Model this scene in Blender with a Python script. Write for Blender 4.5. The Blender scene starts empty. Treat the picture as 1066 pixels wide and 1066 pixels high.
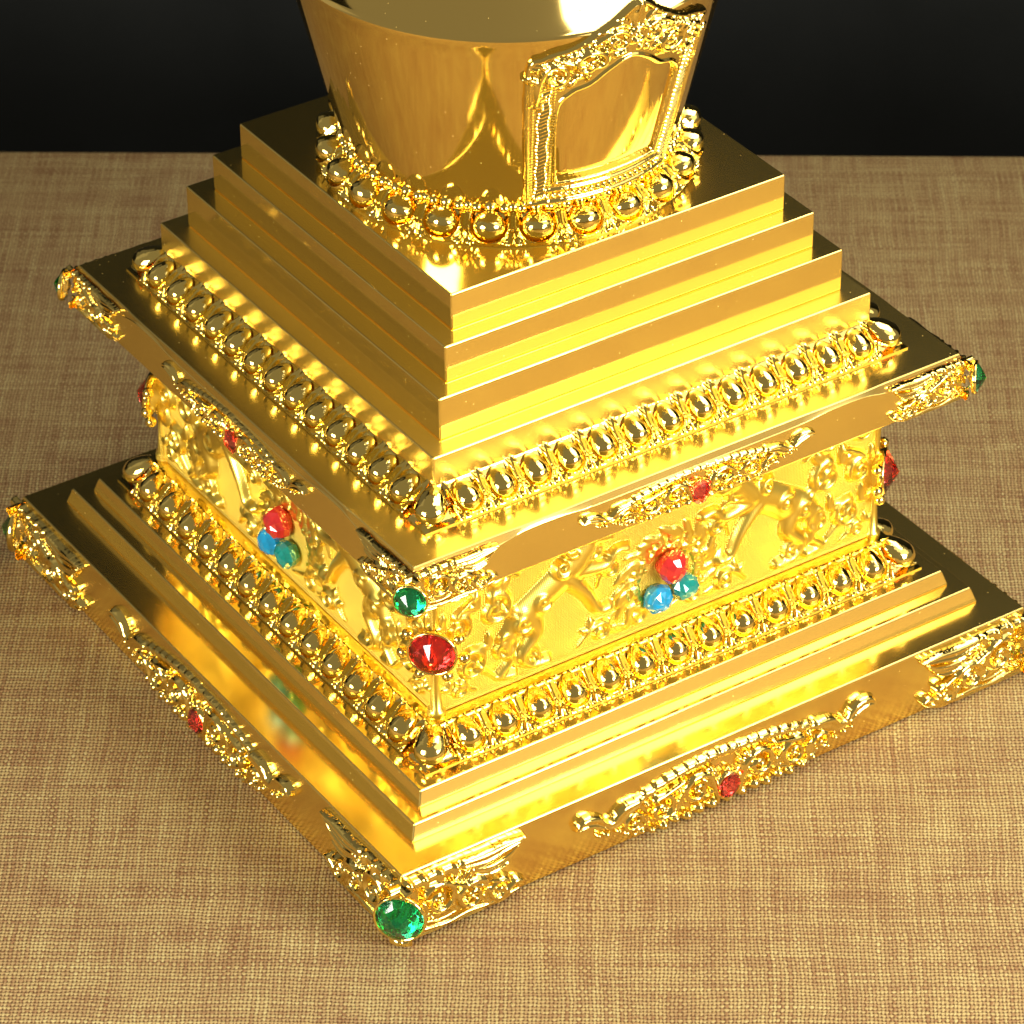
import bpy, math, random
import numpy as np
from mathutils import Vector, Matrix
random.seed(7)
rng = np.random.RandomState(11)
scene = bpy.context.scene
COL = scene.collection
PI = math.pi

# ------------------------------------------------------------------ materials
def nt(name):
    m = bpy.data.materials.new(name); m.use_nodes = True
    return m, m.node_tree, m.node_tree.nodes['Principled BSDF']

def N(t, typ, **kw):
    n = t.nodes.new(typ)
    for k, v in kw.items(): setattr(n, k, v)
    return n

def mth(t, op, a, b=None, c=None):
    n = N(t, 'ShaderNodeMath', operation=op)
    for i, v in enumerate((a, b, c)):
        if v is None: continue
        if isinstance(v, (int, float)): n.inputs[i].default_value = v
        else: t.links.new(v, n.inputs[i])
    return n.outputs[0]

def gold(name, base, rough, rough_var=0.05, wav=0.05, wscale=6.0, grain=0.0, gscale=180, weave=False, haze=0.0):
    m, t, b = nt(name)
    b.inputs['Metallic'].default_value = 1
    b.inputs['Base Color'].default_value = (*base, 1)
    tc = N(t, 'ShaderNodeTexCoord')
    n1 = N(t, 'ShaderNodeTexNoise'); n1.inputs['Scale'].default_value = 9; n1.inputs['Detail'].default_value = 6
    t.links.new(tc.outputs['Object'], n1.inputs['Vector'])
    r = mth(t, 'MULTIPLY_ADD', n1.outputs['Fac'], rough_var * 2, rough - rough_var)
    # faint dust: sparse small specks that are rougher than the plating round them
    v = N(t, 'ShaderNodeTexVoronoi'); v.inputs['Scale'].default_value = 38
    t.links.new(tc.outputs['Object'], v.inputs['Vector'])
    sp = mth(t, 'LESS_THAN', v.outputs['Distance'], 0.06)
    wn = N(t, 'ShaderNodeTexWhiteNoise'); t.links.new(v.outputs['Color'], wn.inputs['Vector'])
    sp = mth(t, 'MULTIPLY', sp, mth(t, 'GREATER_THAN', wn.outputs['Value'], 0.55))
    r = mth(t, 'MAXIMUM', r, mth(t, 'MULTIPLY', sp, 0.6))
    t.links.new(mth(t, 'MAXIMUM', r, 0.02), b.inputs['Roughness'])
    n2 = N(t, 'ShaderNodeTexNoise'); n2.inputs['Scale'].default_value = wscale; n2.inputs['Detail'].default_value = 2
    t.links.new(tc.outputs['Object'], n2.inputs['Vector'])
    h = mth(t, 'MULTIPLY', n2.outputs['Fac'], wav)
    if grain:
        n3 = N(t, 'ShaderNodeTexNoise'); n3.inputs['Scale'].default_value = gscale; n3.inputs['Detail'].default_value = 2
        t.links.new(tc.outputs['Object'], n3.inputs['Vector'])
        h = mth(t, 'ADD', h, mth(t, 'MULTIPLY', n3.outputs['Fac'], grain))
    if weave:
        s = N(t, 'ShaderNodeSeparateXYZ'); t.links.new(tc.outputs['Object'], s.inputs[0])
        k = 2 * PI / 0.0100
        u = mth(t, 'SINE', mth(t, 'MULTIPLY', mth(t, 'ADD', s.outputs[1], s.outputs[2]), k))
        w = mth(t, 'SINE', mth(t, 'MULTIPLY', mth(t, 'SUBTRACT', s.outputs[1], s.outputs[2]), k))
        gm = N(t, 'ShaderNodeMapRange', interpolation_type='SMOOTHSTEP'); gm.inputs['From Min'].default_value = .7035; gm.inputs['From Max'].default_value = .7075
        t.links.new(s.outputs[0], gm.inputs['Value'])          # 0 on the hatched ground, 1 on the raised work
        gd = mth(t, 'SUBTRACT', 1, gm.outputs[0])
        h = mth(t, 'MULTIPLY', mth(t, 'ADD', h, mth(t, 'MULTIPLY', mth(t, 'MULTIPLY', u, w), 0.0017)), mth(t, 'MULTIPLY_ADD', gd, .95, .05))
        t.links.new(mth(t, 'MULTIPLY_ADD', gd, .20, .30), b.inputs['Roughness'])
    bp = N(t, 'ShaderNodeBump'); bp.inputs['Strength'].default_value = 1; bp.inputs['Distance'].default_value = 1
    t.links.new(h, bp.inputs['Height']); t.links.new(bp.outputs[0], b.inputs['Normal'])
    if haze:                                # thin hazy lacquer: part of the light is spread much wider
        b2 = N(t, 'ShaderNodeBsdfPrincipled'); b2.inputs['Metallic'].default_value = 1
        b2.inputs['Base Color'].default_value = (*base, 1); b2.inputs['Roughness'].default_value = .44
        ms = N(t, 'ShaderNodeMixShader'); ms.inputs[0].default_value = haze
        t.links.new(b.outputs[0], ms.inputs[1]); t.links.new(b2.outputs[0], ms.inputs[2])
        t.links.new(ms.outputs[0], t.nodes['Material Output'].inputs['Surface'])
    return m

GB = (1.0, 0.74, 0.21)
M_plate = gold('gold_polished', GB, 0.10, 0.03, 0.0010, 5, haze=.11)
M_matt = gold('gold_matt', GB, 0.26, 0.03, 0.0008, 5, haze=.11)
M_brushed = gold('gold_brushed', GB, 0.17, 0.03, 0.0008, 5, haze=.11)
M_bright = gold('gold_cast', (1.0, 0.76, 0.22), 0.08, 0.02, 0.0, 5, 0.0008, 90)
M_satin = gold('gold_satin', (1.0, 0.75, 0.13), 0.42, 0.06, 0.0, 5, 0.0010, 150, True)
M_mirror = gold('gold_mirror', (1.0, 0.72, 0.21), 0.07, 0.015, 0.0002, 3, haze=.02)

def gem_mat(name, col, metal=0.0, rough=0.06):
    m, t, b = nt(name)
    tc = N(t, 'ShaderNodeTexCoord')
    n1 = N(t, 'ShaderNodeTexNoise'); n1.inputs['Scale'].default_value = 35; n1.inputs['Detail'].default_value = 3
    t.links.new(tc.outputs['Object'], n1.inputs['Vector'])
    cr = N(t, 'ShaderNodeValToRGB')
    d = tuple(c * 0.72 for c in col)
    cr.color_ramp.elements[0].color = (*d, 1); cr.color_ramp.elements[0].position = .35
    cr.color_ramp.elements[1].color = (*col, 1); cr.color_ramp.elements[1].position = .62
    t.links.new(n1.outputs['Fac'], cr.inputs[0]); t.links.new(cr.outputs[0], b.inputs['Base Color'])
    b.inputs['Metallic'].default_value = metal
    b.inputs['Roughness'].default_value = rough
    b.inputs['Coat Weight'].default_value = 1
    b.inputs['Coat Roughness'].default_value = 0.02
    b.inputs['Coat IOR'].default_value = 1.6
    return m
def glass(name, col):
    m, t, b = nt(name)
    b.inputs['Base Color'].default_value = (*col, 1); b.inputs['Transmission Weight'].default_value = 1
    b.inputs['Roughness'].default_value = .02; b.inputs['IOR'].default_value = 1.6
    return m
M_green = glass('emerald_glass', (.05, .76, .40))
M_red = glass('ruby_glass', (.97, .15, .14))
M_foil = nt('silver_foil')[0]
_b = M_foil.node_tree.nodes['Principled BSDF']; _b.inputs['Metallic'].default_value = 1; _b.inputs['Base Color'].default_value = (.95, .95, .95, 1); _b.inputs['Roughness'].default_value = .15
M_redbead = gem_mat('red_bead_glass', (0.75, 0.03, 0.03), 0.3)
M_blue = gem_mat('blue_bead_glass', (0.01, 0.38, 0.72), 0.2)
M_teal = gem_mat('teal_bead_glass', (0.01, 0.33, 0.28), 0.2)

def cloth_mat():
    m, t, b = nt('linen_weave')
    tc = N(t, 'ShaderNodeTexCoord')
    s = N(t, 'ShaderNodeSeparateXYZ')
    # a slight wander of the threads
    nz = N(t, 'ShaderNodeTexNoise'); nz.inputs['Scale'].default_value = 3.0; nz.inputs['Detail'].default_value = 3
    t.links.new(tc.outputs['Object'], nz.inputs['Vector'])
    vm = N(t, 'ShaderNodeVectorMath', operation='MULTIPLY_ADD')
    vm.inputs[1].default_value = (0.03, 0.03, 0.0)
    nf = N(t, 'ShaderNodeTexNoise'); nf.inputs['Scale'].default_value = 55; nf.inputs['Detail'].default_value = 2
    t.links.new(tc.outputs['Object'], nf.inputs['Vector'])
    vf = N(t, 'ShaderNodeVectorMath', operation='MULTIPLY_ADD'); vf.inputs[1].default_value = (.007, .009, 0)
    t.links.new(nf.outputs['Color'], vf.inputs[0]); t.links.new(tc.outputs['Object'], vf.inputs[2])
    t.links.new(nz.outputs['Color'], vm.inputs[0]); t.links.new(vf.outputs[0], vm.inputs[2])
    t.links.new(vm.outputs[0], s.inputs[0])
    px, py = 0.0099, 0.0128
    U = mth(t, 'DIVIDE', s.outputs[0], px); V = mth(t, 'DIVIDE', s.outputs[1], py)
    fu = mth(t, 'FRACT', U); fv = mth(t, 'FRACT', V)
    iu = mth(t, 'FLOOR', U); iv = mth(t, 'FLOOR', V)
    su = mth(t, 'SINE', mth(t, 'MULTIPLY', fu, PI)); sv = mth(t, 'SINE', mth(t, 'MULTIPLY', fv, PI))
    par = mth(t, 'MODULO', mth(t, 'ADD', mth(t, 'ADD', iu, iv), 100000), 2)
    par = mth(t, 'ROUND', par)
    # over/under: the thread on top shows its round profile, the one below dips
    # where par = 0 the lengthwise thread is on top, else the crosswise one
    def mix(a, bb, f):
        return mth(t, 'ADD', mth(t, 'MULTIPLY', a, mth(t, 'SUBTRACT', 1, f)), mth(t, 'MULTIPLY', bb, f))
    hw = mth(t, 'MULTIPLY', mth(t, 'POWER', su, 0.7), mth(t, 'MULTIPLY_ADD', sv, 0.45, 0.55))
    hf = mth(t, 'MULTIPLY', mth(t, 'POWER', sv, 0.7), mth(t, 'MULTIPLY_ADD', su, 0.45, 0.55))
    h = mix(hw, hf, par)
    # the small open holes between threads
    hole = mth(t, 'MULTIPLY', mth(t, 'SUBTRACT', 1, su), mth(t, 'SUBTRACT', 1, sv))
    # thread colour: streaks that run along each thread
    def streak(sx, sy, scale, seed):
        mp = N(t, 'ShaderNodeMapping'); mp.inputs['Scale'].default_value = (sx, sy, 1); mp.inputs['Location'].default_value = (seed, seed * 2, 0)
        t.links.new(vm.outputs[0], mp.inputs['Vector'])
        n = N(t, 'ShaderNodeTexNoise'); n.inputs['Scale'].default_value = scale; n.inputs['Detail'].default_value = 3
        t.links.new(mp.outputs[0], n.inputs['Vector'])
        return n.outputs['Fac']
    tu = streak(75, 4, 1, 3.1); tv = streak(4, 66, 1, 7.7)
    tone = mix(tu, tv, par)
    big = N(t, 'ShaderNodeTexNoise'); big.inputs['Scale'].default_value = 9; big.inputs['Detail'].default_value = 5
    t.links.new(tc.outputs['Object'], big.inputs['Vector'])
    def per_thread(i, k):
        wn = N(t, 'ShaderNodeTexWhiteNoise', noise_dimensions='1D'); t.links.new(mth(t, 'ADD', i, k), wn.inputs['W']); return wn.outputs['Value']
    thread = mix(per_thread(iu, 17.3), per_thread(iv, 91.7), par)
    tone = mth(t, 'ADD', mth(t, 'MULTIPLY', tone, 0.62), mth(t, 'MULTIPLY', big.outputs['Fac'], 0.22))
    tone = mth(t, 'ADD', tone, mth(t, 'MULTIPLY_ADD', thread, 0.15, .0))
    cr = N(t, 'ShaderNodeValToRGB'); e = cr.color_ramp.elements
    e[0].position = .34; e[0].color = (.25, .135, .055, 1)
    e[1].position = .66; e[1].color = (.49, .39, .165, 1)
    x = e.new(.44); x.color = (.335, .215, .090, 1)
    x = e.new(.54); x.color = (.415, .300, .120, 1)
    t.links.new(tone, cr.inputs[0])
    mx = N(t, 'ShaderNodeMix', data_type='RGBA')
    dk = mth(t, 'ADD', mth(t, 'MULTIPLY', mth(t, 'POWER', hole, .55), 1.0), mth(t, 'MULTIPLY', mth(t, 'POWER', mth(t, 'SUBTRACT', 1, h), 2.0), .35))
    t.links.new(mth(t, 'MINIMUM', dk, 1.0), mx.inputs['Factor'])
    t.links.new(cr.outputs[0], mx.inputs['A']); mx.inputs['B'].default_value = (.085, .035, .012, 1)
    t.links.new(mx.outputs['Result'], b.inputs['Base Color'])
    b.inputs['Roughness'].default_value = 0.85
    b.inputs['Specular IOR Level'].default_value = 0.2
    bp = N(t, 'ShaderNodeBump'); bp.inputs['Strength'].default_value = .55; bp.inputs['Distance'].default_value = .005
    t.links.new(h, bp.inputs['Height']); t.links.new(bp.outputs[0], b.inputs['Normal'])
    return m
M_cloth = cloth_mat()

def backdrop_mat():
    m, t, b = nt('black_fabric')
    tc = N(t, 'ShaderNodeTexCoord')
    n = N(t, 'ShaderNodeTexNoise'); n.inputs['Scale'].default_value = 2.5; n.inputs['Detail'].default_value = 8
    t.links.new(tc.outputs['Object'], n.inputs['Vector'])
    cr = N(t, 'ShaderNodeValToRGB')
    cr.color_ramp.elements[0].color = (.009, .010, .009, 1); cr.color_ramp.elements[1].color = (.016, .017, .016, 1)
    t.links.new(n.outputs['Fac'], cr.inputs[0]); t.links.new(cr.outputs[0], b.inputs['Base Color'])
    b.inputs['Roughness'].default_value = .95; b.inputs['Specular IOR Level'].default_value = .1
    return m
M_black = backdrop_mat()

# ------------------------------------------------------------------ mesh helpers
class MB:
    def __init__(s): s.v = []; s.f = []; s.n = 0
    def add(s, verts, faces):
        s.v.append(np.asarray(verts, float).reshape(-1, 3)); o = s.n
        s.f += [tuple(i + o for i in f) for f in faces]; s.n += len(s.v[-1]); return s
    def grid(s, P, close_u=False, close_v=False, mask=None, flip=False):
        nu, nv = P.shape[:2]; F = []
        for i in range(nu if close_u else nu - 1):
            i2 = (i + 1) % nu
            for j in range(nv if close_v else nv - 1):
                if mask is not None and not mask[i, j]: continue
                j2 = (j + 1) % nv
                q = (i * nv + j, i2 * nv + j, i2 * nv + j2, i * nv + j2)
                F.append(q[::-1] if flip else q)
        return s.add(P.reshape(-1, 3), F)
    def build(s, name, mat, parent=None, smooth=True, clean=False):
        me = bpy.data.meshes.new(name)
        V = np.concatenate(s.v) if s.v else np.zeros((0, 3)); F = s.f
        if clean:
            used = np.zeros(len(V), bool)
            for f in F: used[list(f)] = True
            idx = np.cumsum(used) - 1; V = V[used]; F = [tuple(int(idx[i]) for i in f) for f in F]
        me.from_pydata(V.tolist(), [], F); me.materials.append(mat)
        me.polygons.foreach_set('use_smooth', [smooth] * len(me.polygons)); me.update()
        return link(name, me, parent)

def link(name, me, parent=None):
    o = bpy.data.objects.new(name, me); COL.objects.link(o)
    if parent: o.parent = parent
    return o

def empty(name, label, cat):
    o = bpy.data.objects.new(name, None); COL.objects.link(o); o.empty_display_size = .2
    o['label'] = label; o['category'] = cat; return o

def square_block(name, prof, mat, parent, bev=.006, seg=3):
    """square block from (half width, height) rings, softly broken edges"""
    V = []; F = []
    for s_, z in prof: V += [(s_, -s_, z), (s_, s_, z), (-s_, s_, z), (-s_, -s_, z)]
    n = len(prof)
    for k in range(n - 1):
        for i in range(4):
            j = (i + 1) % 4; F.append((k*4+i, k*4+j, k*4+4+j, k*4+4+i))
    F.append((3, 2, 1, 0)); F.append(tuple((n-1)*4+i for i in range(4)))
    o = MB().add(V, F).build(name, mat, parent)
    bm = o.modifiers.new('bevel', 'BEVEL'); bm.width = bev; bm.segments = seg; bm.limit_method = 'ANGLE'
    bm.angle_limit = math.radians(8); bm.harden_normals = True; bm.use_clamp_overlap = True
    return o

def lathe(mb, prof, n=96, a0=0, a1=2*PI):
    full = abs(a1 - a0 - 2*PI) < 1e-6
    A = np.linspace(a0, a1, n, endpoint=not full)
    P = np.array([[(r*math.cos(a), r*math.sin(a), z) for r, z in prof] for a in A])
    return mb.grid(P, close_u=full)

def tube(mb, pts, rads, n=8, squash=1.0, nrm=None):
    pts = np.asarray(pts, float); m = len(pts)
    T = np.gradient(pts, axis=0); T /= np.linalg.norm(T, axis=1)[:, None] + 1e-12
    R = []
    for i in range(m):
        ref = np.array(nrm if nrm is not None else (0, 0, 1.0))
        a = np.cross(T[i], ref); a /= np.linalg.norm(a) + 1e-9; b = np.cross(a, T[i])
        R.append([pts[i] + rads[i] * (math.cos(k*2*PI/n) * a + squash * math.sin(k*2*PI/n) * b) for k in range(n)])
    return mb.grid(np.array(R), close_v=True)

# --------------------------------------------------------- cast relief (height fields)
class HF:
    def __init__(s, u0, u1, v0, v1, step):
        s.u = np.arange(u0, u1 + step/2, step); s.v = np.arange(v0, v1 + step/2, step)
        s.U, s.V = np.meshgrid(s.u, s.v, indexing='ij'); s.H = np.full(s.U.shape, -1.0); s.soft = 2; s.step = step; s.lim = (u0, v0)
    def win(s, a0, a1, b0, b1):
        i0 = max(int((a0 - s.lim[0]) / s.step), 0); i1 = min(int((a1 - s.lim[0]) / s.step) + 2, len(s.u))
        j0 = max(int((b0 - s.lim[1]) / s.step), 0); j1 = min(int((b1 - s.lim[1]) / s.step) + 2, len(s.v))
        return slice(i0, max(i1, i0)), slice(j0, max(j1, j0))
    def stroke(s, pts, r, h, pad=0.0, flat=1.0, groove=0.0):
        """round-topped strip along a polyline; r and h may vary along it"""
        pts = np.asarray(pts, float); m = len(pts)
        r = np.full(m, r) if np.isscalar(r) else np.asarray(r, float); h = np.full(m, h) if np.isscalar(h) else np.asarray(h, float)
        if 3 <= m <= 8:                     # few points: run a smooth curve through them
            Q = np.column_stack([pts, r, h]); out = []
            for i in range(m - 1):
                a, b, c, d = Q[max(i-1, 0)], Q[i], Q[i+1], Q[min(i+2, m-1)]
                for q in np.linspace(0, 1, 6, endpoint=False):
                    out.append(.5 * (2*b + (c - a)*q + (2*a - 5*b + 4*c - d)*q*q + (3*b - a - 3*c + d)*q**3))
            Q = np.array(out + [Q[-1]]); pts, r, h = Q[:, :2], np.maximum(Q[:, 2], 1e-4), np.maximum(Q[:, 3], 1e-4); m = len(Q)
        Rm = r.max() + pad
        W_ = s.win(pts[:, 0].min() - Rm, pts[:, 0].max() + Rm, pts[:, 1].min() - Rm, pts[:, 1].max() + Rm)
        if s.U[W_].size == 0: return
        rho = np.full(s.U[W_].shape, 9.0); hh = np.zeros(rho.shape); oi, oj = W_[0].start, W_[1].start
        for k in range(m - 1):
            a, b = pts[k], pts[k+1]; R = max(r[k], r[k+1])
            w = s.win(min(a[0], b[0]) - R, max(a[0], b[0]) + R, min(a[1], b[1]) - R, max(a[1], b[1]) + R)
            U, V = s.U[w], s.V[w]
            if U.size == 0: continue
            d = b - a; L = d @ d + 1e-12
            t = np.clip(((U - a[0]) * d[0] + (V - a[1]) * d[1]) / L, 0, 1)
            q = np.hypot(U - a[0] - t*d[0], V - a[1] - t*d[1]) / np.maximum(r[k] + t*(r[k+1] - r[k]), 1e-6)
            lw = (slice(w[0].start - oi, w[0].stop - oi), slice(w[1].start - oj, w[1].stop - oj))
            new = q < rho[lw]
            rho[lw] = np.where(new, q, rho[lw]); hh[lw] = np.where(new, h[k] + t*(h[k+1] - h[k]), hh[lw])
        Z = hh * (np.clip(1 - rho**2, 0, None) ** (.72 * flat)) - groove * hh * np.exp(-(rho / .28)**2)
        s.H[W_] = np.where(rho < 1, np.maximum(s.H[W_], Z), s.H[W_])
    def dot(s, x, y, r, h): s.stroke([(x, y), (x + 1e-5, y)], r, h)
    def spiral(s, cx, cy, R, a0, turns, r, h, sgn=1, pad=0.0, tail=None, n=40):
        P = []; rad = []
        for k in range(n + 1):
            q = k / n; a = a0 + sgn * turns * 2*PI * q; rr = R * (1 - q) ** 1.0 + R * .12 * q
            P.append((cx + rr * math.cos(a), cy + rr * math.sin(a))); rad.append(r * (1 - .45 * q))
        if tail is not None:
            m = 8; st = P[0]
            tn = (-math.sin(a0) * -sgn, math.cos(a0) * -sgn)
            c = (st[0] + tn[0] * R * .9, st[1] + tn[1] * R * .9); T = []; tr = []
            for k in range(m):
                q = k / m
                T.append(((1-q)**2 * tail[0] + 2*q*(1-q) * c[0] + q*q * st[0], (1-q)**2 * tail[1] + 2*q*(1-q) * c[1] + q*q * st[1])); tr.append(r * (.45 + .55 * q))
            P = T + P; rad = tr + rad
        s.stroke(P, rad, h, pad); s.dot(cx, cy, R * .26, h * 1.15)
    def leaf(s, x, y, ang, L, w, h, bend=0.0, groove=.5, pad=0.0):
        n = 14; P = []; rad = []
        for k in range(n + 1):
            q = k / n; a = ang + bend * q
            P.append((x + L*q*math.cos(ang + bend*q*.5), y + L*q*math.sin(ang + bend*q*.5)))
            rad.append(w * max(math.sin(PI * min(q*.92+.08, 1)) ** .8, .08))
        s.stroke(P, rad, h, pad, groove=groove)
    def poly(s, P, Z, edge=0.0):
        P = np.asarray(P); U, V = s.U, s.V; ins = np.zeros(U.shape, bool); m = len(P)
        for k in range(m):
            a, b = P[k], P[(k+1) % m]
            c = (a[1] > V) != (b[1] > V)
            with np.errstate(divide='ignore', invalid='ignore'):
                x = (b[0] - a[0]) * (V - a[1]) / (b[1] - a[1] + 1e-15) + a[0]
            ins ^= c & (U < x)
        return ins
    def emit(s, mb, fn, flip=False, sink=-.006):
        H = s.H; on = H > 0
        for _ in range(s.soft):
            A = np.where(on, H, 0); Q = np.pad(A, 1, mode='edge')
            num = sum(Q[1+a:Q.shape[0]-1+a, 1+b:Q.shape[1]-1+b] * w for a, b, w in ((0, 0, 4), (1, 0, 2), (-1, 0, 2), (0, 1, 2), (0, -1, 2), (1, 1, 1), (1, -1, 1), (-1, 1, 1), (-1, -1, 1)))
            H = np.where(on, np.maximum(num / 16, 1e-5), H)
        cell = on[:-1, :-1] | on[1:, :-1] | on[1:, 1:] | on[:-1, 1:]
        Z = np.where(on, H, sink)
        x, y, z = fn(s.U, s.V, Z)
        return mb.grid(np.stack([x, y, z], -1), mask=cell, flip=flip)

# ================================================================= the stupa
stupa = empty('stupa', 'gold-plated stepped stupa with jewelled corners standing on the woven brown cloth', 'stupa')

CORN = .8513
# ---- plinth
plate = square_block('base_plate', [(.998, .004), (1.0, .02), (1.0, .214)], M_brushed, stupa, .005)
step_low = square_block('plinth_step', [(.909, .2145), (.894, .2605)], M_plate, stupa, .004)
step_up = square_block('plinth_step', [(.851, .2610), (.8373, .3053)], M_plate, stupa, .004)

# ---- waist (core + relief panels)
WS = .700
waist = square_block('waist', [(.735, .3055), (.735, .385), (.722, .399), (WS, .402), (WS, .871)], M_satin, stupa, .004, 2)

# ---- cornice: plate whose rim has a bevel that dips lower at the corners and the middle
def cornice():
    mb = MB(); s = CORN; z0, z1 = .8725, 1.005; n = 81
    us = np.linspace(-s, s, n); rows = []
    def dip(u):
        a = abs(u) / s
        mid = 1 / (1 + math.exp((a - .44) / .025)); cor = 1 / (1 + math.exp(-(a - .66) / .02))
        return .012 + .017 * max(mid * .6, cor)
    for q in range(4):
        c, sn = [(1, 0), (0, 1), (-1, 0), (0, -1)][q]
        for u in us[:-1]:
            d = dip(u)
            P = [(s - .055, z0 - .001), (s - .002, z0), (s, z0 + .004), (s, z1 - d), (s - .0015, z1 - d + .002), (s - .18*d - .002, z1 - .0025), (s - .18*d - .005, z1)]
            row = []
            for r, z in P:
                k = r / s; uu = u * k
                row.append((r * c - uu * sn, r * sn + uu * c, z))
            rows.append(row)
    A = np.array(rows); mb.grid(A, close_u=True)
    N_ = len(rows); w = A.shape[1]
    top = [i * w + w - 1 for i in range(N_)]; bot = [i * w for i in range(N_)]
    mb.f.append(tuple(top)); mb.f.append(tuple(bot[::-1]))
    o = mb.build('cornice', M_brushed, stupa)
    me = o.data
    for p in me.polygons:
        if len(p.vertices) > 4: p.use_smooth = False
    m = o.modifiers.new('w', 'WEIGHTED_NORMAL'); m.keep_sharp = True
    o.data.set_sharp_from_angle(angle=math.radians(22))
    return o
corn = cornice()

# ---- stepped tiers
TI = [(.6755, 1.0055, 1.165), (.6201, 1.1655, 1.287), (.5655, 1.2875, 1.3905), (.5096, 1.391, 1.4934)]
for k, (s_, a, b) in enumerate(TI): square_block('tier', [(s_, a), (s_, b)], M_matt if k == 0 else M_plate, stupa, .0045)

# ---- egg and petal mouldings
def egg_local(P, L):
    """egg-shaped bead: returns grid in (t along band, q up the slope, n outward)"""
    A = np.linspace(0, 2*PI, 28, endpoint=False); B = np.linspace(0, PI/2, 11)
    G = np.zeros((28, 11, 3))
    for i, a in enumerate(A):
        for j, b in enumerate(B):
            c = math.cos(b); e = c * math.sin(a)
            g = min(.36 * P / L, .44); qc = g + .085
            G[i, j] = (.355 * P * c * math.cos(a) * (1 - .10 * max(e, 0)), qc + (g * e if e < 0 else (.97 - qc) * e), .40 * P * math.sin(b) * (1 - .22 * max(e, 0)))
    return G

def petal_cell(P, L, corner=False):
    """one repeat of the cast bed: soft collar round the bead, pointed leaf between beads"""
    nt_, nq = 45, 46
    T = np.linspace(-.5, .5, nt_) * P * (1.0 if not corner else 1.2); Q = np.linspace(-.04, 1.06, nq)
    t, q = np.meshgrid(T / P, Q, indexing='ij')
    k = L / P; qc = min(.36 * P / L, .44) + .085
    dq = (q - qc) * k
    d = np.where(dq > 0, np.abs(np.abs(t) - .405), np.abs(np.hypot(t, dq) - .405))
    up = np.clip((1.08 - q) / .25, 0, 1)
    col = (.19 - .05 * np.clip(dq, 0, 1)) * np.exp(-(d / .055) ** 2) * up
    inside = (np.where(dq > 0, np.abs(t), np.hypot(t, dq)) < .36)
    dip = np.where(inside, -.04, 0.0)
    e5 = np.abs(np.abs(t) - .5)
    dart = .17 * np.exp(-(e5 / (.030 + .13 * np.clip(.40 - q, 0, 1))) ** 2) * np.clip((.52 - q) / .2, 0, 1)
    low = .12 * np.exp(-((np.abs(t) - .30) / .05) ** 2 - ((q - .02) / .07) ** 2)
    if corner: dart = dart * 0
    h = np.logaddexp(np.logaddexp(col * 40, dart * 40), low * 40) / 40 - math.log(3) / 40 + dip
    h = h * np.clip((q + .04) / .05, 0, 1) - (.02 if corner else 0)
    return np.stack([t * P, q, h * P], -1)

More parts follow.
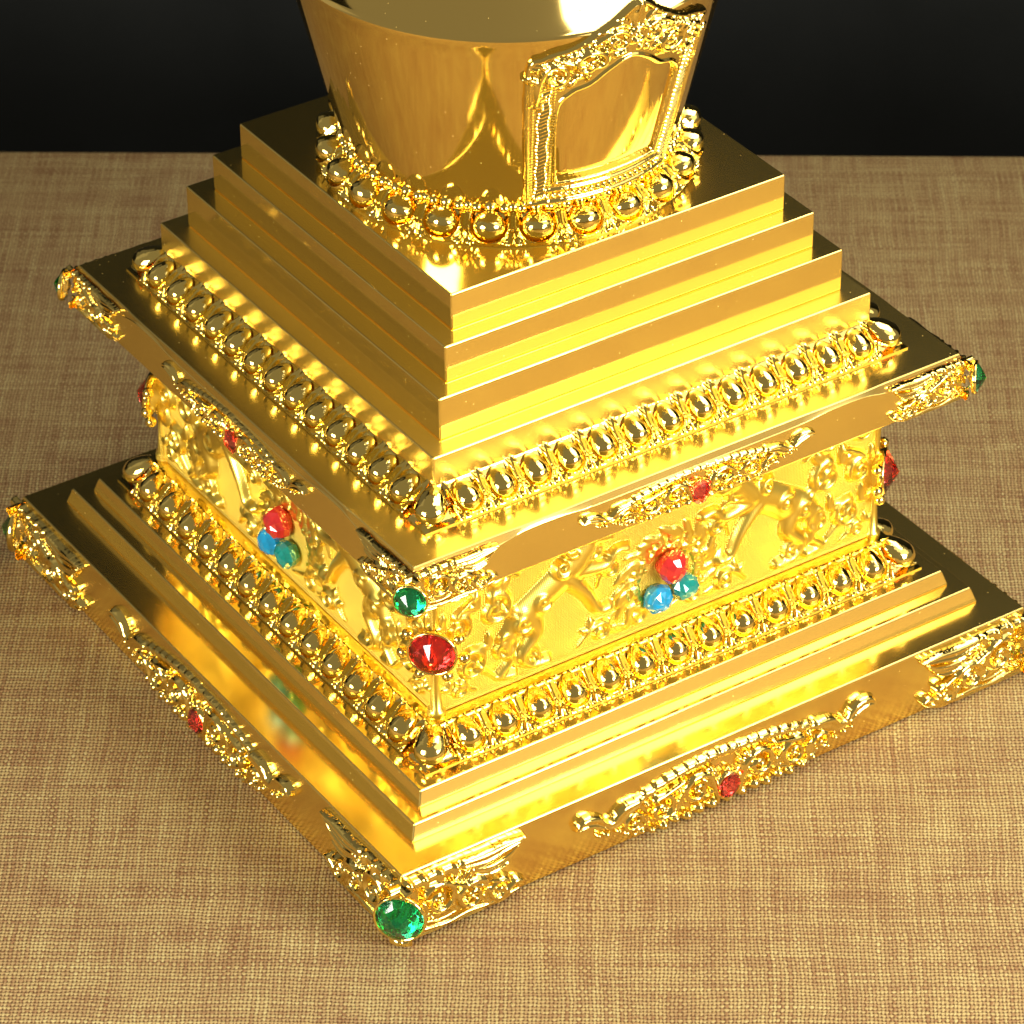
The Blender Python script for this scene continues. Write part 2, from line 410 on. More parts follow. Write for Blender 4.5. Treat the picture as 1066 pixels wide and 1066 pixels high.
def band(name, s_out, z_out, s_in, z_in, nin, lip):
    """square moulding; front two sides carry separate beads, the hidden two stay in the moulding mesh"""
    mb = MB(); L = math.hypot(s_out - s_in, z_in - z_out)
    # sloping bed with a thin foot and a top lip
    prof = [(s_out + .003, z_out - .0035), (s_out + .003, z_out + .004), (s_out - .004, z_out + .007)]
    for k in range(1, 9):
        q = k / 9; bulge = 0.0
        prof.append((s_out + (s_in - s_out) * q + bulge * .5 - .004, z_out + .010 + (z_in - z_out - .010) * q + bulge * .2))
    prof += [(s_in + .010, z_in - .004), (s_in + .010, z_in + .004), (s_in - .004, z_in + .008), (s_in - .03, z_in + .008)] if lip else [(s_in, z_in), (s_in - .03, z_in)]
    V = []; F = []
    for r, z in prof: V += [(r, -r, z), (r, r, z), (-r, r, z), (-r, -r, z)]
    for k in range(len(prof) - 1):
        for i in range(4):
            j = (i + 1) % 4; F.append((k*4+i, k*4+j, k*4+4+j, k*4+4+i))
    bed = MB().add(V, F)
    for vv in bed.v: mb.v.append(vv)
    mb.f += bed.f; mb.n += bed.n
    smid = (s_out + s_in) / 2
    half = smid - .004; P = 2 * half / (nin + 1)
    sl = np.array([s_in - s_out, z_in - z_out]) ; sl_u = sl / L; nr = np.array([-sl_u[1] * -1, sl_u[0] * -1])
    nr = np.array([sl_u[1], -sl_u[0]])
    def place(side, u, pts):           # pts (t, q, n): q 0..1 up the slope
        c, sn = [(1, 0), (0, -1), (-1, 0), (0, 1)][side]
        R = s_out + .002 + sl[0] * pts[..., 1] + nr[0] * pts[..., 2]
        Z = z_out + .008 + (sl[1] - .008) * pts[..., 1] + nr[1] * pts[..., 2]
        t = u + pts[..., 0]
        if side == 0: return np.stack([R, t, Z], -1)
        if side == 1: return np.stack([t, -R, Z], -1)
        if side == 2: return np.stack([-R, -t, Z], -1)
        return np.stack([-t, R, Z], -1)
    def place_corner(k, pts, bed=False):          # mitred: beads sit on the corner ridge
        cx, cy = [(1, -1), (1, 1), (-1, -1), (-1, 1)][k]
        d = np.array([cx, cy]) / math.sqrt(2); tt = np.array([-d[1], d[0]])
        R = math.sqrt(2) * (s_out - .010 + sl[0] * pts[..., 1]) + nr[0] * pts[..., 2] * .75
        Z = z_out + .006 + (sl[1] - .006) * pts[..., 1] + nr[1] * pts[..., 2] * .9
        if bed: R = R - np.abs(pts[..., 0]) * .96
        X = R[..., None] * d + pts[..., 0][..., None] * tt
        return np.concatenate([X, Z[..., None]], -1)
    egg = egg_local(P, L); centers = [-half + P * (i + 1) for i in range(nin)]
    cell = petal_cell(P, L); ccell = petal_cell(P, L, True)
    for side in range(4):
        for u in centers:
            mb.grid(place(side, u, cell), flip=(side in (1, 3)))
            if side > 1: mb.grid(place(side, u, egg), close_u=True, flip=True)
    for k in range(4): mb.grid(place_corner(k, ccell, True))
    mb.grid(place_corner(3, egg), close_u=True)
    o = mb.build(name, M_bright, stupa)
    o.data.set_sharp_from_angle(angle=math.radians(40))
    # beads of the two sides in view: one mesh per side, copied along it
    for side in (0, 1):
        c0 = place(side, 0.0, egg); me = None
        for u in centers:
            off = (0, u, 0) if side == 0 else (u, 0, 0)
            if me is None:
                b = MB().grid(c0, close_u=True).build('bead', M_bright, o); me = b.data
            else: b = link('bead', me, o)
            b.location = off
    for k in range(3): MB().grid(place_corner(k, egg * np.array([1.15, 1, 1.1])), close_u=True).build('bead', M_bright, o)
    return o
band('lotus_moulding', .795, .3056, .722, .394, 13, True)
band('lotus_moulding', .745, 1.0055, .677, 1.082, 13, False)

# ---- vase: ring of beads, tapering bowl, domed shoulder
def ring():
    mb = MB(); nb = 24; ro, zo, ri, zi = .487, 1.4938, .428, 1.566
    prof = [(ro + .004, zo - .003), (ro + .004, zo + .006), (ro - .006, zo + .010)] + [(ro - .006 + (ri - ro) * q + .0 * math.sin(PI*q), zo + .010 + (zi - zo - .010) * q) for q in (.2, .4, .6, .8, 1.0)] + [(ri - .02, zi + .004)]
    lathe(mb, prof, 192)
    P = 2 * PI * .462 / nb; sl = np.array([ri - ro, zi - zo]); L = np.linalg.norm(sl); nr = np.array([sl[1], -sl[0]]) / L
    def place(a0, pts):
        R = ro + .002 + sl[0] * pts[..., 1] + nr[0] * pts[..., 2]; Z = zo + .006 + (sl[1] - .004) * pts[..., 1] + nr[1] * pts[..., 2]
        a = a0 + pts[..., 0] / .46
        return np.stack([R * np.cos(a), R * np.sin(a), Z], -1)
    egg = egg_local(P, L)
    for k in range(nb):
        a0 = 2 * PI * (k + .35) / nb
        mb.grid(place(a0, petal_cell(P, L)))
        # lacy row of little lobes above the beads
        for t, q, n_, r in ((-.30, 1.03, .06, .12), (0.0, 1.06, .08, .14), (.30, 1.03, .06, .12), (.5, 1.08, .05, .12)):
            c = place(a0, np.array([[t * P, q, n_ * P]]))[0]; rr = r * P
            A = np.linspace(0, 2*PI, 9, endpoint=False); B = np.linspace(-PI/2, PI/2, 6)
            mb.grid(np.array([[c + rr * np.array([math.cos(b)*math.cos(a), math.cos(b)*math.sin(a), math.sin(b)]) for b in B] for a in A]), close_u=True)
    o = mb.build('lotus_ring', M_bright, stupa); o.data.set_sharp_from_angle(angle=math.radians(45))
    me = None; c0 = place(0, egg)
    for k in range(nb):
        a0 = 2 * PI * (k + .35) / nb
        if me is None: b = MB().grid(c0, close_u=True).build('bead', M_bright, o); me = b.data
        else: b = link('bead', me, o)
        b.rotation_euler.z = a0
    return o
ring()

VR = lambda z: .415 + .255 * (z - 1.5)
vprof = [(VR(1.496), 1.496), (VR(1.55), 1.55)] + [(VR(z), z) for z in np.linspace(1.6, 2.095, 12)]
zr = 2.118; rr_ = VR(zr)
vprof += [(rr_ - .001, zr - .010), (rr_, zr - .003), (rr_ - .004, zr + .003), (rr_ - .012, zr + .007), (rr_ - .024, zr + .012)]
for k in range(1, 15):
    q = k / 14; vprof.append((rr_ - .024 - q * .34, zr + .012 + .145 * math.sin(q * PI / 2) ** 1.0))
vmb = lathe(MB(), vprof, 160)
last = [i * len(vprof) + len(vprof) - 1 for i in range(160)]; vmb.f.append(tuple(last))
vase = vmb.build('vase', M_mirror, stupa); vase.data.set_sharp_from_angle(angle=math.radians(30))
neck = square_block('neck_block', [(.17, 2.27), (.17, 2.42)], M_mirror, stupa, .008)

def cone_map(U, V, H):                 # U angle in degrees, V height
    r = VR(V) + H * .47; a = np.radians(U)
    return r * np.cos(a), r * np.sin(a), V
# the niche: ornamental arch on the +x side of the bowl, laid out in (arc length, height)
K = 180 / PI / .50                      # arc length -> degrees
OUT = [(-27.5, 1.585), (-28, 2.00), (-24, 2.06), (-16, 2.085), (-7, 2.135), (0, 2.185), (7, 2.135), (16, 2.085), (24, 2.06), (28, 2.00), (27.5, 1.585)]
INN = [(-19, 1.655), (-20, 1.885), (-16.5, 1.945), (-11, 1.965), (-6, 2.00), (0, 2.025), (6, 2.00), (11, 1.965), (16.5, 1.945), (20, 1.885), (19, 1.655)]
def curve(P, n=6):
    P = [np.array(p, float) for p in P]; out = []
    for i in range(len(P) - 1):
        a, b, c, d = P[max(i-1, 0)], P[i], P[i+1], P[min(i+2, len(P)-1)]
        for q in np.linspace(0, 1, n, endpoint=False):
            out.append(tuple(.5 * (2*b + (c - a)*q + (2*a - 5*b + 4*c - d)*q*q + (3*b - a - 3*c + d)*q**3)))
    return out + [tuple(P[-1])]
toA = lambda P: [(a / K, z) for a, z in curve(P)]
def niche():
    hf = HF(-.262, .262, 1.57, 2.20, .0021)
    o_, i_ = toA(OUT), toA(INN)
    ins = hf.poly(o_, 0) & ~hf.poly(i_, 0)
    hf.H = np.where(ins, .020, -1)
    hf.stroke(o_ , .010, .034); hf.stroke(i_ + [i_[0]], .008, .036)
    hf.stroke([(-.245, 1.592), (.245, 1.592)], .012, .036); hf.stroke([(-.19, 1.632), (.19, 1.632)], .010, .034)
    for sx in (-1, 1):                  # roped columns: a knurled cord between two rows of grains
        for k in range(34):
            z = 1.61 + k * .0118; xo = sx * (.205 + .002 * math.sin(k))
            hf.stroke([(xo - .013, z - .005), (xo + .013, z + .006)], .0052, .040)
        for k in range(46):
            z = 1.60 + k * .0088; hf.dot(sx * .182, z, .0052, .034); hf.dot(sx * .232, z, .005, .034)
        # upper scrolls following the ogee
        hf.spiral(sx*.185, 2.005, .036, PI/2, 1.3, .0125, .056, sx, tail=(sx*.225, 1.93))
        hf.spiral(sx*.108, 2.035, .040, 0, 1.4, .0135, .060, -sx, tail=(sx*.17, 2.055))
        hf.spiral(sx*.046, 2.085, .032, PI/2, 1.3, .0125, .058, sx, tail=(sx*.10, 2.09))
        for (a, z, g) in ((.225, 2.01, .9), (.20, 2.045, .7), (.165, 2.055, .5), (.135, 2.065, .6), (.085, 2.105, .9), (.055, 2.125, .8), (.022, 2.145, .5)):
            hf.leaf(sx*a, z - .02, PI/2 - sx*g, .042, .0095, .056, bend=-sx*.6)
        for k in range(16): hf.dot(sx*(.226 - k*.0142), 2.035 + .0052*k + .022*max(0, (k - 9)/6)**1.5 - (.012 if k > 13 else 0), .0085, .048)
        for k in range(8):
            a = .02 + k * .021; z = 2.045 - .0065 * k ** 1.28; hf.dot(sx*a, z, .0085, .042)
        for k in range(4): hf.leaf(sx*(.075 + k*.012), 2.06 - k*.012, PI*.5 + sx*.9, .055, .007, .052)
        for k in range(3): hf.stroke([(sx*(.213 + k*.012), 1.90 + k*.01), (sx*(.220 + k*.010), 1.99 + k*.01)], .006, .045)
    hf.spiral(0, 2.10, .028, -PI/2, 1.2, .011, .06)
    hf.leaf(0, 2.10, PI/2, .09, .020, .062); hf.dot(0, 2.075, .014, .06)
    for k in range(24):                 # bead row along the foot
        hf.dot(-.22 + k * .0192, 1.612, .0088, .044)
    r2 = np.random.RandomState(3)
    for k in range(50):
        x, z = r2.uniform(-.24, .24), r2.uniform(1.93, 2.15)
        hf2 = [(x, z), (x + r2.uniform(-.012, .012), z + r2.uniform(-.012, .012))]
        iu = min(max(int((x + .262) / .0021), 0), hf.H.shape[0]-1); iv = min(max(int((z - 1.57) / .0021), 0), hf.H.shape[1]-1)
        if ins[iu, iv]: hf.stroke(hf2, .008, .036 + r2.uniform(0, .012))
    f = hf.emit(MB(), lambda U, V, H: cone_map(U * K * .97 - 1.3, V, H)).build('niche_frame', M_bright, vase, clean=True)
    hp = HF(-.20, .20, 1.64, 2.04, .005)
    inp = hp.poly([(a*1.03/K, z + (.006 if z > 1.8 else -.006)) for a, z in INN], 0)
    side = np.minimum(np.clip((.168 - np.abs(hp.U)) / .018, 0, 1), np.clip((hp.V - 1.665) / .018, 0, 1))
    hp.H = np.where(inp, .004 + .012 * side, -1)
    hp.emit(MB(), lambda U, V, H: cone_map(U * K * .97 - 1.3, V, H)).build('niche_panel', M_mirror, vase, clean=True)
niche()

# ---- relief on the waist: one panel per side; jewel mount in the middle, a beast on each side, scrolls at the ends
def beast(hf, s, x0, z0, k):
    """small snow lion in low relief, rearing towards the middle; s = -1 left, +1 right of the mount"""
    X = lambda a: x0 + s * a * k; Z = lambda b: z0 + b * k; h = .055
    S = lambda pts, r, hh, **q: hf.stroke([(X(a), Z(b)) for a, b in pts], [v * k for v in r] if not np.isscalar(r) else r * k, hh, **q)
    S([(.09, .00), (.02, .05), (-.05, .09)], [.052, .046, .050], .056)       # trunk
    S([(-.05, .09), (-.09, .14)], [.045, .036], .060)                        # neck
    S([(-.10, .155), (-.135, .145)], [.036, .026], .068)                     # head and muzzle
    S([(-.10, .19), (-.085, .21)], [.012, .006], .045)                       # ear
    for a, b in ((-.035, .150), (-.055, .195), (-.010, .105)):   # curls of the mane
        hf.spiral(X(a), Z(b), .024*k, s*1.0, 1.2, .0085*k, .074, s)
    for a, b in ((.045, .035), (.10, -.005)): hf.spiral(X(a), Z(b), .026*k, s*.8, 1.2, .0085*k, .074, s)
    S([(-.06, .07), (-.13, .06), (-.16, .09), (-.19, .085)], [.026, .020, .015, .018], .056)   # raised fore leg
    S([(-.03, .06), (-.08, .00), (-.11, -.055), (-.14, -.06)], [.026, .020, .015, .018], .060)
    S([(.09, .01), (.06, -.05), (.10, -.10), (.075, -.135), (.03, -.14)], [.040, .028, .018, .015, .018], .060)       # hind legs
    S([(.11, .00), (.14, -.05), (.13, -.10), (.16, -.135), (.12, -.145)], [.036, .024, .016, .014, .016], .048)
    S([(.12, .03), (.17, .06), (.16, .12), (.19, .17)], [.014, .020, .026, .008], .042, groove=.4)                    # tail
    for q in range(2): hf.leaf(X(.165), Z(.09 + .02*q), (PI/2 - s*(-.7 + .9*q)), .07*k, .015*k, .050)

def waist_panel():
    hf = HF(-.700, .700, .405, .868, .0025)
    hf.H = np.full(hf.U.shape, .002)
    # sunk ground lines at the borders
    hf.stroke([(-.70, .412), (.70, .412)], .008, .012); hf.stroke([(-.70, .862), (.70, .862)], .008, .012)
    # halo of small flames round the three jewels
    c = (.012, .545)
    for k in range(30):
        a = -PI * .18 + k * (PI * 1.36 / 29); r = .128 + .012 * math.sin(k * 2.4)
        hf.leaf(c[0] + r*math.cos(a), c[1] + r*math.sin(a)*.93, a + .5, .055, .013, .034, bend=.7)
        hf.dot(c[0] + (r - .014)*math.cos(a), c[1] + (r - .014)*math.sin(a)*.93, .009, .03)
    for k in range(18):
        a = -PI * .15 + k * (PI * 1.3 / 17); hf.spiral(c[0] + .098*math.cos(a), c[1] + .095*math.sin(a), .015, a, 1.2, .0055, .030, 1 if k % 2 else -1)
    for k in range(60):
        a = rng.uniform(-.6, PI + .6); r = rng.uniform(.07, .15); hf.dot(c[0] + r*math.cos(a), c[1] + r*math.sin(a), .006, .026)
    for sx in (-1, 1):
        hf.spiral(c[0] + sx*.09, .455, .030, PI/2, 1.4, .009, .03, sx, tail=(c[0], .44))
        hf.leaf(c[0] + sx*.12, .44, 0 if sx > 0 else PI, .085, .016, .028, bend=sx*.5)
    # beasts on both sides
    beast(hf, -1, -.335, .600, 1.12); beast(hf, 1, .335, .600, 1.12)
    # cloud scrolls and the ends
    for sx in (-1, 1):
        for (x, z, R, tl) in ((.525, .665, .050, (.45, .60)), (.50, .535, .040, (.46, .46)), (.60, .52, .046, (.52, .445)), (.635, .645, .040, (.58, .73)), (.53, .785, .046, (.45, .74)), (.635, .455, .026, (.58, .43)), (.23, .73, .034, (.16, .68)), (.20, .46, .030, (.27, .435)), (.42, .47, .030, (.36, .44)), (.17, .645, .026, (.21, .60)), (.43, .60, .026, (.40, .54)), (.385, .80, .034, (.33, .77)), (.645, .77, .036, (.60, .83))):
            hf.spiral(sx*x, z, R, PI/2, 1.45, R*.30, .050, sx, tail=(sx*tl[0], tl[1]))
            for q in range(2): hf.leaf(sx*(x + R*.95), z + R*.4, (.2 + 1.1*q) if sx > 0 else PI - .2 - 1.1*q, R*1.3, R*.34, .044, bend=.4*sx)
        hf.stroke([(sx*.155, .50), (sx*.19, .47), (sx*.235, .52)], [.006, .010, .004], .022)
    hf.soft = 5
    return hf
for k in range(4):
    c, s_ = [(1, -1), (1, 1), (-1, -1), (-1, 1)][k]
    pc = lathe(MB(), [(.0, .402), (.024, .402), (.024, .415), (.017, .42), (.012, .50), (.012, .72), (.017, .85), (.022, .856), (.022, .871)], 16)
    for vv in pc.v: vv += np.array([c * (WS - .002), s_ * (WS - .002), 0])
    pc.build('corner_post', M_satin, waist)
hfw = waist_panel()
pm = None
for k in range(4):
    if pm is None:
        o = hfw.emit(MB(), lambda U, V, H: (WS + .001 + np.where(H > 0, H * .46, H), U, V)).build('relief_panel', M_satin, waist); pm = o.data
    else: o = link('relief_panel', pm, waist)
    o.rotation_euler.z = -k * PI/2

# ---- applied scroll ornaments
def side_scroll(step):
    """centre ornament: unit box u -1..1, v 0..1 (v 1 = top edge); half width W, height Hh"""
    W, Hh = .485, .195
    hf = HF(-.50, .50, -.004, .20, step)
    X = lambda a: a * W; Z = lambda b: b * Hh
    for sx in (-1, 1):
        A_ = lambda a: a if sx > 0 else PI - a
        # ladder of square links in an arch, ending in a curling ribbon
        path = [(0, .90), (.12, .90), (.24, .875), (.36, .83), (.48, .76), (.60, .67)]
        fine = []
        for i in range(len(path) - 1):
            for q in np.linspace(0, 1, 14, endpoint=False):
                fine.append((path[i][0] + q*(path[i+1][0] - path[i][0]), path[i][1] + q*(path[i+1][1] - path[i][1])))
        fine.append(path[-1])
        hf.stroke([(sx*X(a), Z(b)) for a, b in fine], .013, .022)
        acc = 0; lastp = fine[0]; nxt = .012
        for p in fine[1:]:
            acc += math.hypot((p[0]-lastp[0])*W, (p[1]-lastp[1])*Hh); lastp = p
            if acc >= nxt:
                nxt += .034
                x, z = sx*X(p[0]), Z(p[1])
                hf.stroke([(x - .009, z - sx*.002), (x + .009, z + sx*-.002)], .0150, .036, flat=.6)
        # ribbon end with its break and curl
        hf.stroke([(sx*X(.60), Z(.68)), (sx*X(.68), Z(.62)), (sx*X(.74), Z(.50)), (sx*X(.80), Z(.52))], [.016, .024, .021, .012], .052, flat=.5, groove=.2)
        hf.stroke([(sx*X(.81), Z(.54)), (sx*X(.87), Z(.66)), (sx*X(.94), Z(.71)), (sx*X(.985), Z(.66))], [.013, .024, .022, .008], .056, flat=.5, groove=.3)
        hf.dot(sx*X(.79), Z(.34), .014, .040); hf.dot(sx*X(.84), Z(.37), .010, .034)
        # scroll work
        hf.spiral(sx*X(.21), Z(.47), .050, A_(PI*.9), 1.45, .0165, .055, -sx, tail=(sx*X(.07), Z(.10)))
        hf.spiral(sx*X(.44), Z(.40), .045, A_(PI*.4), 1.45, .0150, .055, sx, tail=(sx*X(.30), Z(.74)))
        hf.spiral(sx*X(.63), Z(.36), .032, A_(PI*.9), 1.25, .0120, .048, -sx, tail=(sx*X(.52), Z(.12)))
        for q in range(4):
            hf.leaf(sx*X(.325), Z(.26), A_(2.0 - .72*q), .055, .0125, .046, bend=-.5*sx)
            hf.leaf(sx*X(.54), Z(.20), A_(1.7 - .70*q), .045, .0105, .042, bend=-.4*sx)
        for q in range(3): hf.leaf(sx*X(.11), Z(.42), A_(2.0 - .6*q), .055, .0130, .048, bend=-.4*sx)
        for (a, b, r) in ((.10, .08, .019), (.185, .10, .021), (.265, .06, .019), (.345, .11, .017), (.42, .07, .018), (.50, .10, .015), (.57, .16, .014), (.67, .24, .012), (.72, .34, .012), (.12, .72, .013), (.33, .60, .012), (.54, .60, .011)):
            hf.dot(sx*X(a), Z(b), r, .052)
    # bezel for the centre stone
    A = np.linspace(0, 2*PI, 25); hf.stroke([(.036*math.cos(a), Z(.31) + .041*math.sin(a)) for a in A], .010, .046)
    for a in A[:-1:3]: hf.dot(.054*math.cos(a), Z(.31) + .054*math.sin(a), .0105, .042)
    hf.H = np.where(hf.V < .002, -1, hf.H)
    return hf

def corner_scroll(step):
    """corner ornament: w = distance from the corner, v up the side (height .2)"""
    hf = HF(-.046, .385, -.004, .209, step)
    # long ribbon under the top edge
    hf.stroke([(-.04, .178), (.04, .181), (.11, .184), (.18, .185)], .018, .038, flat=.45)
    for k in range(4): hf.stroke([(.012 + k*.046, .172), (.016 + k*.046, .190)], .013, .054, flat=.5)
    hf.stroke([(.18, .184), (.25, .174), (.31, .184), (.365, .190)], [.018, .024, .018, .007], .054, flat=.5, groove=.3)
    hf.stroke([(.20, .152), (.26, .134), (.315, .146), (.345, .170)], [.010, .017, .015, .007], .048, groove=.3)
    hf.stroke([(.215, .128), (.27, .114), (.315, .128)], [.007, .012, .006], .042)
    # acanthus body
    hf.spiral(.100, .108, .054, PI*.6, 1.45, .0175, .062, -1, tail=(.02, .04))
    hf.spiral(.200, .074, .050, PI*.2, 1.45, .0165, .060, 1, tail=(.10, .165))
    hf.spiral(.285, .046, .036, PI*.3, 1.3, .0130, .052, 1, tail=(.22, .115))
    hf.spiral(.030, .140, .030, PI, 1.2, .0125, .054, 1, tail=(.09, .17))
    for q in range(5): hf.leaf(.158, .040, 2.5 - .55*q, .060, .0125, .052, bend=-.5)
    for q in range(5): hf.leaf(.250, .022, 2.3 - .55*q, .055, .0115, .048, bend=-.4)
    for q in range(4): hf.leaf(.062, .060, 2.5 - .6*q, .055, .0125, .052, bend=-.4)
    for q in range(4): hf.stroke([(.140 + q*.017, .128), (.165 + q*.017, .158)], .0068, .042)
    hf.stroke([(-.02, .012), (.05, .016), (.12, .008), (.19, .014), (.27, .008), (.345, .026)], [.016, .019, .016, .018, .015, .006], .050, groove=.3)
    hf.stroke([(.30, .022), (.335, .050), (.362, .046)], [.012, .015, .006], .046)
    r2 = np.random.RandomState(5)
    for k in range(15):
        w, v = r2.uniform(-.01, .19), r2.uniform(.03, .16); hf.dot(w, v, r2.uniform(.009, .014), r2.uniform(.040, .056))
    seat = (np.abs(hf.U) < .05) & (np.abs(hf.V - .105) < .066)
    hf.H = np.where(seat, np.minimum(hf.H, .004), hf.H)
    base = hf.poly([(-.04, .01), (.20, .01), (.24, .10), (.22, .17), (-.04, .19)], 0)
    hf.H = np.maximum(hf.H, np.where(base & ~seat, .010, -1))
    hf.H = np.where(hf.V < .002, -1, hf.H)
    return hf

def emit_scaled(hf, mb, s, z0, ku, kv, kh, wrap=False):
    if not wrap:
        hf.emit(mb, lambda U, V, H: (s + np.maximum(H, -.01) * kh, U * ku, z0 + V * kv), sink=-.004)
    else:
        hf.emit(mb, lambda U, V, H: (s + H * kh, -s + U * ku, z0 + V * kv), sink=-.004)
        hf.emit(mb, lambda U, V, H: (s - U * ku, -s - H * kh, z0 + V * kv), flip=True, sink=-.004)
    return mb
hs = side_scroll(.0018); hc = corner_scroll(.0018)
def sides(parent, s, z0, ku, kv, kh, label):
    me = None
    for k in range(4):
        if me is None: o = emit_scaled(hs, MB(), s, z0, ku, kv, kh).build('side_scroll', M_bright, parent, clean=True); me = o.data
        else: o = link('side_scroll', me, parent)
        o.rotation_euler.z = -k * PI/2
def corners(parent, s, z0, ku, kv, kh):
    me = None
    for k in range(4):
        if me is None: o = emit_scaled(hc, MB(), s, z0, ku, kv, kh, True).build('corner_scroll', M_bright, parent, clean=True); me = o.data
        else: o = link('corner_scroll', me, parent)
        o.rotation_euler.z = k * PI/2
sides(plate, 1.0, .004, 1.0, .96, .48, '')
corners(plate, 1.0, .004, .98, .95, .50)
sides(corn, CORN, .880, .75, .54, .32, '')
corners(corn, CORN, .872, .66, .60, .33)

# ---- stones
def stone(name, pos, nrm, r, mat, parent, label, facets=10, ry=1.0, kind='cone', setting=True, grains=False):
    z = Vector(nrm).normalized(); up = Vector((0, 0, 1)); x = up.cross(z).normalized(); y = z.cross(x)
    Mx = Matrix((x, y, z)).transposed().to_4x4(); Mx.translation = Vector(pos)
    mb = MB(); smooth = False
    if kind == 'cone':
        R = []
        for (k, h, off) in ((1.0, -.25, 0), (1.0, .04, 0), (.66, .27, 0), (.26, .50, 0)):
            R.append([(r*k*math.cos(2*PI*(i+off)/facets), r*ry*k*math.sin(2*PI*(i+off)/facets), r*h) for i in range(facets)])
        P = np.array(R).transpose(1, 0, 2); V = P.reshape(-1, 3).tolist(); F = []
        for i in range(facets):
            j = (i + 1) % facets
            for a in range(3):
                if a == 0: F.append((i*4, j*4, j*4+1, i*4+1))
                else: F += [(i*4+a, j*4+a, i*4+a+1), (j*4+a, j*4+a+1, i*4+a+1)]
            F.append((i*4+3, j*4+3, len(V)))
        V.append((0, 0, r * .62)); mb.add(V, F)
    else:                              # tumbled bead, slightly uneven
        A = np.linspace(0, 2*PI, 11, endpoint=False) + random.uniform(0, 1); B = np.linspace(-PI/2, PI/2, 8); ph = random.uniform(0, 6)
        P = np.array([[[r*math.cos(b)*math.cos(a)*(1 + .04*math.sin(2*a + ph)), r*ry*math.cos(b)*math.sin(a)*(1 + .05*math.sin(3*a + ph)), r*.85*math.sin(b)] for b in B] for a in A])
        P += np.random.RandomState(int(ph * 1000)).uniform(-.045, .045, P.shape) * r; P[:, 0] = P[:, :1].mean(0); P[:, -1] = P[:, -1:].mean(0)
        mb.grid(P, close_u=True)
    if kind == 'cone': mb.f.append(tuple(i*4 for i in range(facets))[::-1])
    o = mb.build(name, mat, parent, smooth=smooth); o.matrix_world = Mx; o['label'] = label
    if kind == 'cone':
        fb = MB(); m = facets
        V = [(r*.97*math.cos(2*PI*i/m), r*ry*.97*math.sin(2*PI*i/m), -.27*r) for i in range(m)] + [(0, 0, -.62*r)]
        fb.add(V, [(i, (i+1) % m, m) for i in range(m)])
        f = fb.build('foil', M_foil, parent, smooth=False); f.matrix_world = Mx
    if setting:
        sb = MB(); n = 32
        pr = [(1.0, -.26), (1.07, -.22), (1.12, -.05), (1.09, .06), (1.03, .07), (.99, .0)]
        P = np.array([[(r*k*math.cos(2*PI*i/n), r*ry*k*math.sin(2*PI*i/n), r*h) for k, h in pr] for i in range(n)])
        sb.grid(P, close_u=True)
        if grains:
            A = np.linspace(0, 2*PI, 12, endpoint=False); B = np.linspace(-PI/2, PI/2, 9)
            for a in (.62, 2.52, -.12, -1.1, -2.0, 3.3):
                cen = np.array([r*1.34*math.cos(a), r*ry*1.34*math.sin(a), -.22*r]); g = r * .27
                sb.grid(np.array([[cen + g*np.array([math.cos(b)*math.cos(q), math.cos(b)*math.sin(q), math.sin(b)]) for b in B] for q in A]), close_u=True)
        s = sb.build('gem_setting', M_bright, parent); s.matrix_world = Mx
    return o
D = 1 / math.sqrt(2)
for k in range(4):
    c, s = [(1, -1), (1, 1), (-1, -1), (-1, 1)][k]; n = (c * D, s * D, .06)
    stone('gem', (c*1.022, s*1.022, .100), n, .062, M_green, plate, 'round emerald green faceted stone on a corner')
    stone('gem', (c*.878, s*.878, .938), n, .041, M_green, corn, 'round emerald green faceted stone on a cornice corner')
    stone('gem', (c*.719, s*.719, .612), n, .060, M_red, waist, 'large oval ruby red faceted stone on a corner', facets=12, ry=.97, grains=True)
for k in range(4):
    n = [(1, 0, 0), (0, -1, 0), (-1, 0, 0), (0, 1, 0)][k]; t = [(0, 1, 0), (1, 0, 0), (0, -1, 0), (-1, 0, 0)][k]
    at = lambda s, u, z: tuple(s*n[i] + u*t[i] + (z if i == 2 else 0) for i in range(3))
    stone('gem', at(1.026, 0, .066), n, .031, M_red, plate, 'small oval ruby red faceted stone', 10, 1.2, setting=False)
    stone('gem', at(CORN + .016, 0, .910), n, .030, M_red, corn, 'small oval ruby red faceted stone', 10, 1.15, setting=False)
    u0 = .0 if k == 0 else -.03
    stone('gem', at(WS + .030, .014 + u0, .592), n, .046, M_redbead, waist, 'red glass bead at the top of the trio', 12, 1.0, 'bead', False)
    stone('gem', at(WS + .030, -.030 + u0, .506), n, .042, M_blue, waist, 'sky blue glass bead', 12, 1.0, 'bead', False)
    stone('gem', at(WS + .030, .054 + u0, .512), n, .040, M_teal, waist, 'teal glass bead', 12, 1.0, 'bead', False)
# ================================================================= setting
CAMLOC = Vector((7.63855347, -5.02310582, 6.78261126))
FW = Vector((-0.68324089, 0.44906634, -0.57577887)); RT = Vector((0.55395695, 0.83250638, -0.00805073)); UPV = Vector((-0.47572428, 0.3244573, 0.81756582))
head = Vector((FW.x, FW.y, 0)).normalized(); side = Vector((-head.y, head.x, 0)) * -1
ang = math.atan2(side.y, side.x)
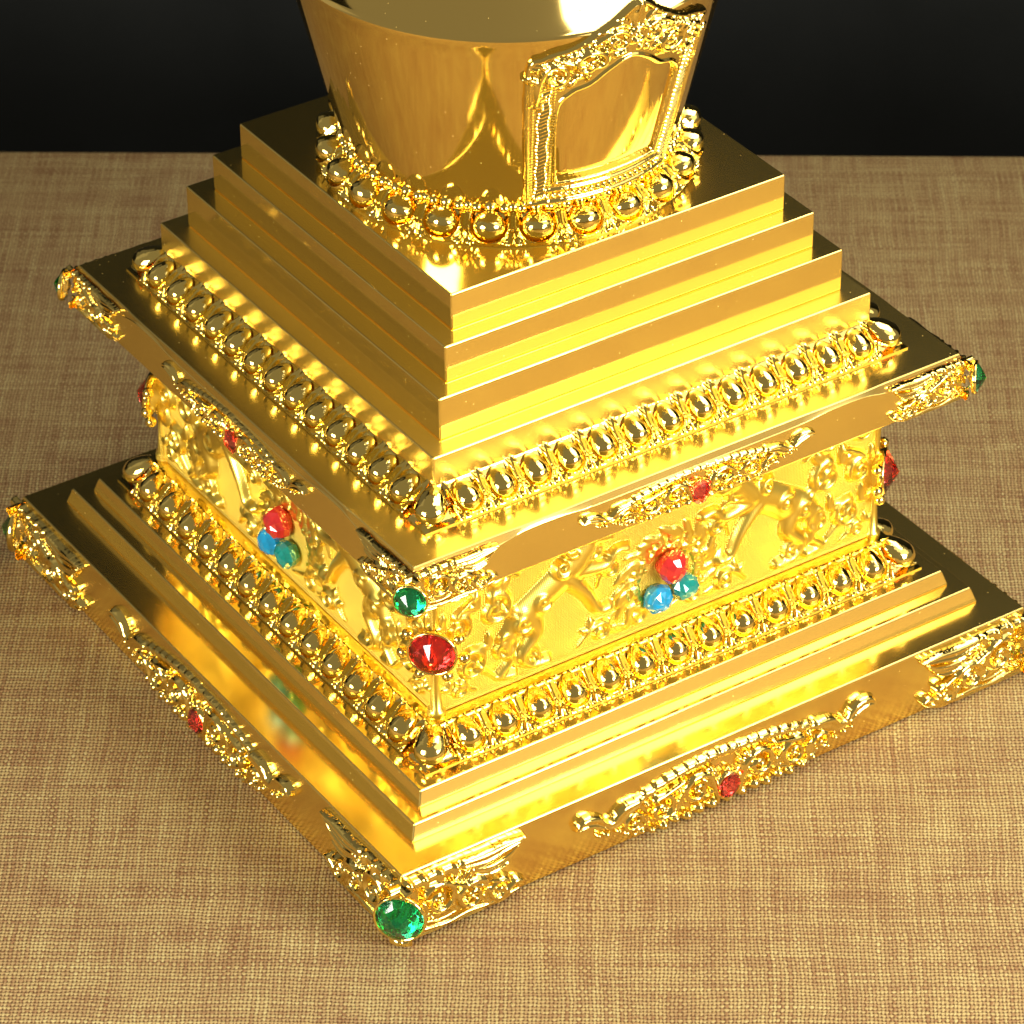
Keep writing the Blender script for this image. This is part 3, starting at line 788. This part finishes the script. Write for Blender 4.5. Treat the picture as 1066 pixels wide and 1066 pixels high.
# cloth: its own axes follow the table edge; far edge rolls over and hangs down
def cloth():
    mb = MB(); yb = 2.564
    prof = [(-9, 0)] + [(y, 0) for y in np.linspace(-8, yb - .03, 30)] + [(yb - .03 + .03*math.sin(a), -.03 + .03*math.cos(a)) for a in np.linspace(.2, PI/2, 6)] + [(yb, -.4), (yb, -1.5)]
    xs = np.linspace(-7, 7, 15)
    P = np.array([[(x, y, z) for y, z in prof] for x in xs]); mb.grid(P)
    o = mb.build('tablecloth', M_cloth, None); o.rotation_euler.z = math.radians(55.03); o['kind'] = 'structure'
    return o
cloth()
def backdrop():
    mb = MB(); xs = np.linspace(-14, 14, 113)
    prof = [(4.6, -7.0), (4.6, 0.0), (4.62, 4.0), (4.7, 11.0)]
    P = np.array([[(x, y + .10*math.sin(x*2.3) + .05*math.sin(x*5.1 + 1), z) for y, z in prof] for x in xs]); mb.grid(P)
    o = mb.build('backdrop', M_black, None); o.rotation_euler.z = math.atan2(head.y, head.x) - PI/2; o['kind'] = 'structure'
backdrop()

# ================================================================= lights
def area(name, az, el, dist, sx, sy, power, col, target=(0, 0, .8)):
    l = bpy.data.lights.new(name, 'AREA'); l.shape = 'RECTANGLE'; l.size = sx; l.size_y = sy; l.energy = power; l.color = col
    o = bpy.data.objects.new(name, l); COL.objects.link(o)
    a, e = math.radians(az), math.radians(el); T = Vector(target)
    o.location = T + dist * Vector((math.cos(e)*math.cos(a), math.cos(e)*math.sin(a), math.sin(e)))
    o.rotation_euler = (T - o.location).to_track_quat('-Z', 'Y').to_euler()
    return o
area('key_softbox', 33, 36, 5.0, 3.6, 3.6, 38, (1.0, .95, .86))
area('key_lamp', 13, 15, 5.5, 2.0, 1.8, 300, (1.0, .95, .86))
area('fill_lamp', -75, 13, 5.5, 2.0, 1.8, 235, (1.0, .95, .86))
area('top_fill', 66, 62, 5.5, 3.3, 3.3, 160, (1.0, .95, .86))  # added overhead lamp: brightens the cloth, turned to place the vase shoulder's patch
area('left_bounce_fill', -150, 34, 6.0, 5.0, 4.0, 6, (1.0, .92, .8))  # added dim lamp standing in for room bounce on the left treads

w = bpy.data.worlds.new('World'); scene.world = w; w.use_nodes = True
bg = w.node_tree.nodes['Background']; bg.inputs[0].default_value = (1.0, .9, .72, 1); bg.inputs[1].default_value = .17

# ================================================================= camera
cam = bpy.data.cameras.new('camera'); co = bpy.data.objects.new('camera', cam); COL.objects.link(co)
co.matrix_world = Matrix(((RT.x, UPV.x, -FW.x, CAMLOC.x), (RT.y, UPV.y, -FW.y, CAMLOC.y), (RT.z, UPV.z, -FW.z, CAMLOC.z), (0, 0, 0, 1)))
cam.sensor_width = 36; cam.sensor_fit = 'HORIZONTAL'; cam.lens = 36 * 4235.0041 / 1066; cam.clip_start = .1; cam.clip_end = 200
cam.dof.use_dof = True; cam.dof.focus_distance = 10.15; cam.dof.aperture_fstop = 4.4
scene.camera = co
vs = scene.view_settings; vs.view_transform = 'Standard'; vs.look = 'None'; vs.exposure = .42; vs.gamma = 1; vs.use_curve_mapping = False
scene.render.engine = 'CYCLES'
scene.cycles.max_bounces = 10; scene.cycles.glossy_bounces = 8; scene.cycles.diffuse_bounces = 3
scene.cycles.use_denoising = True
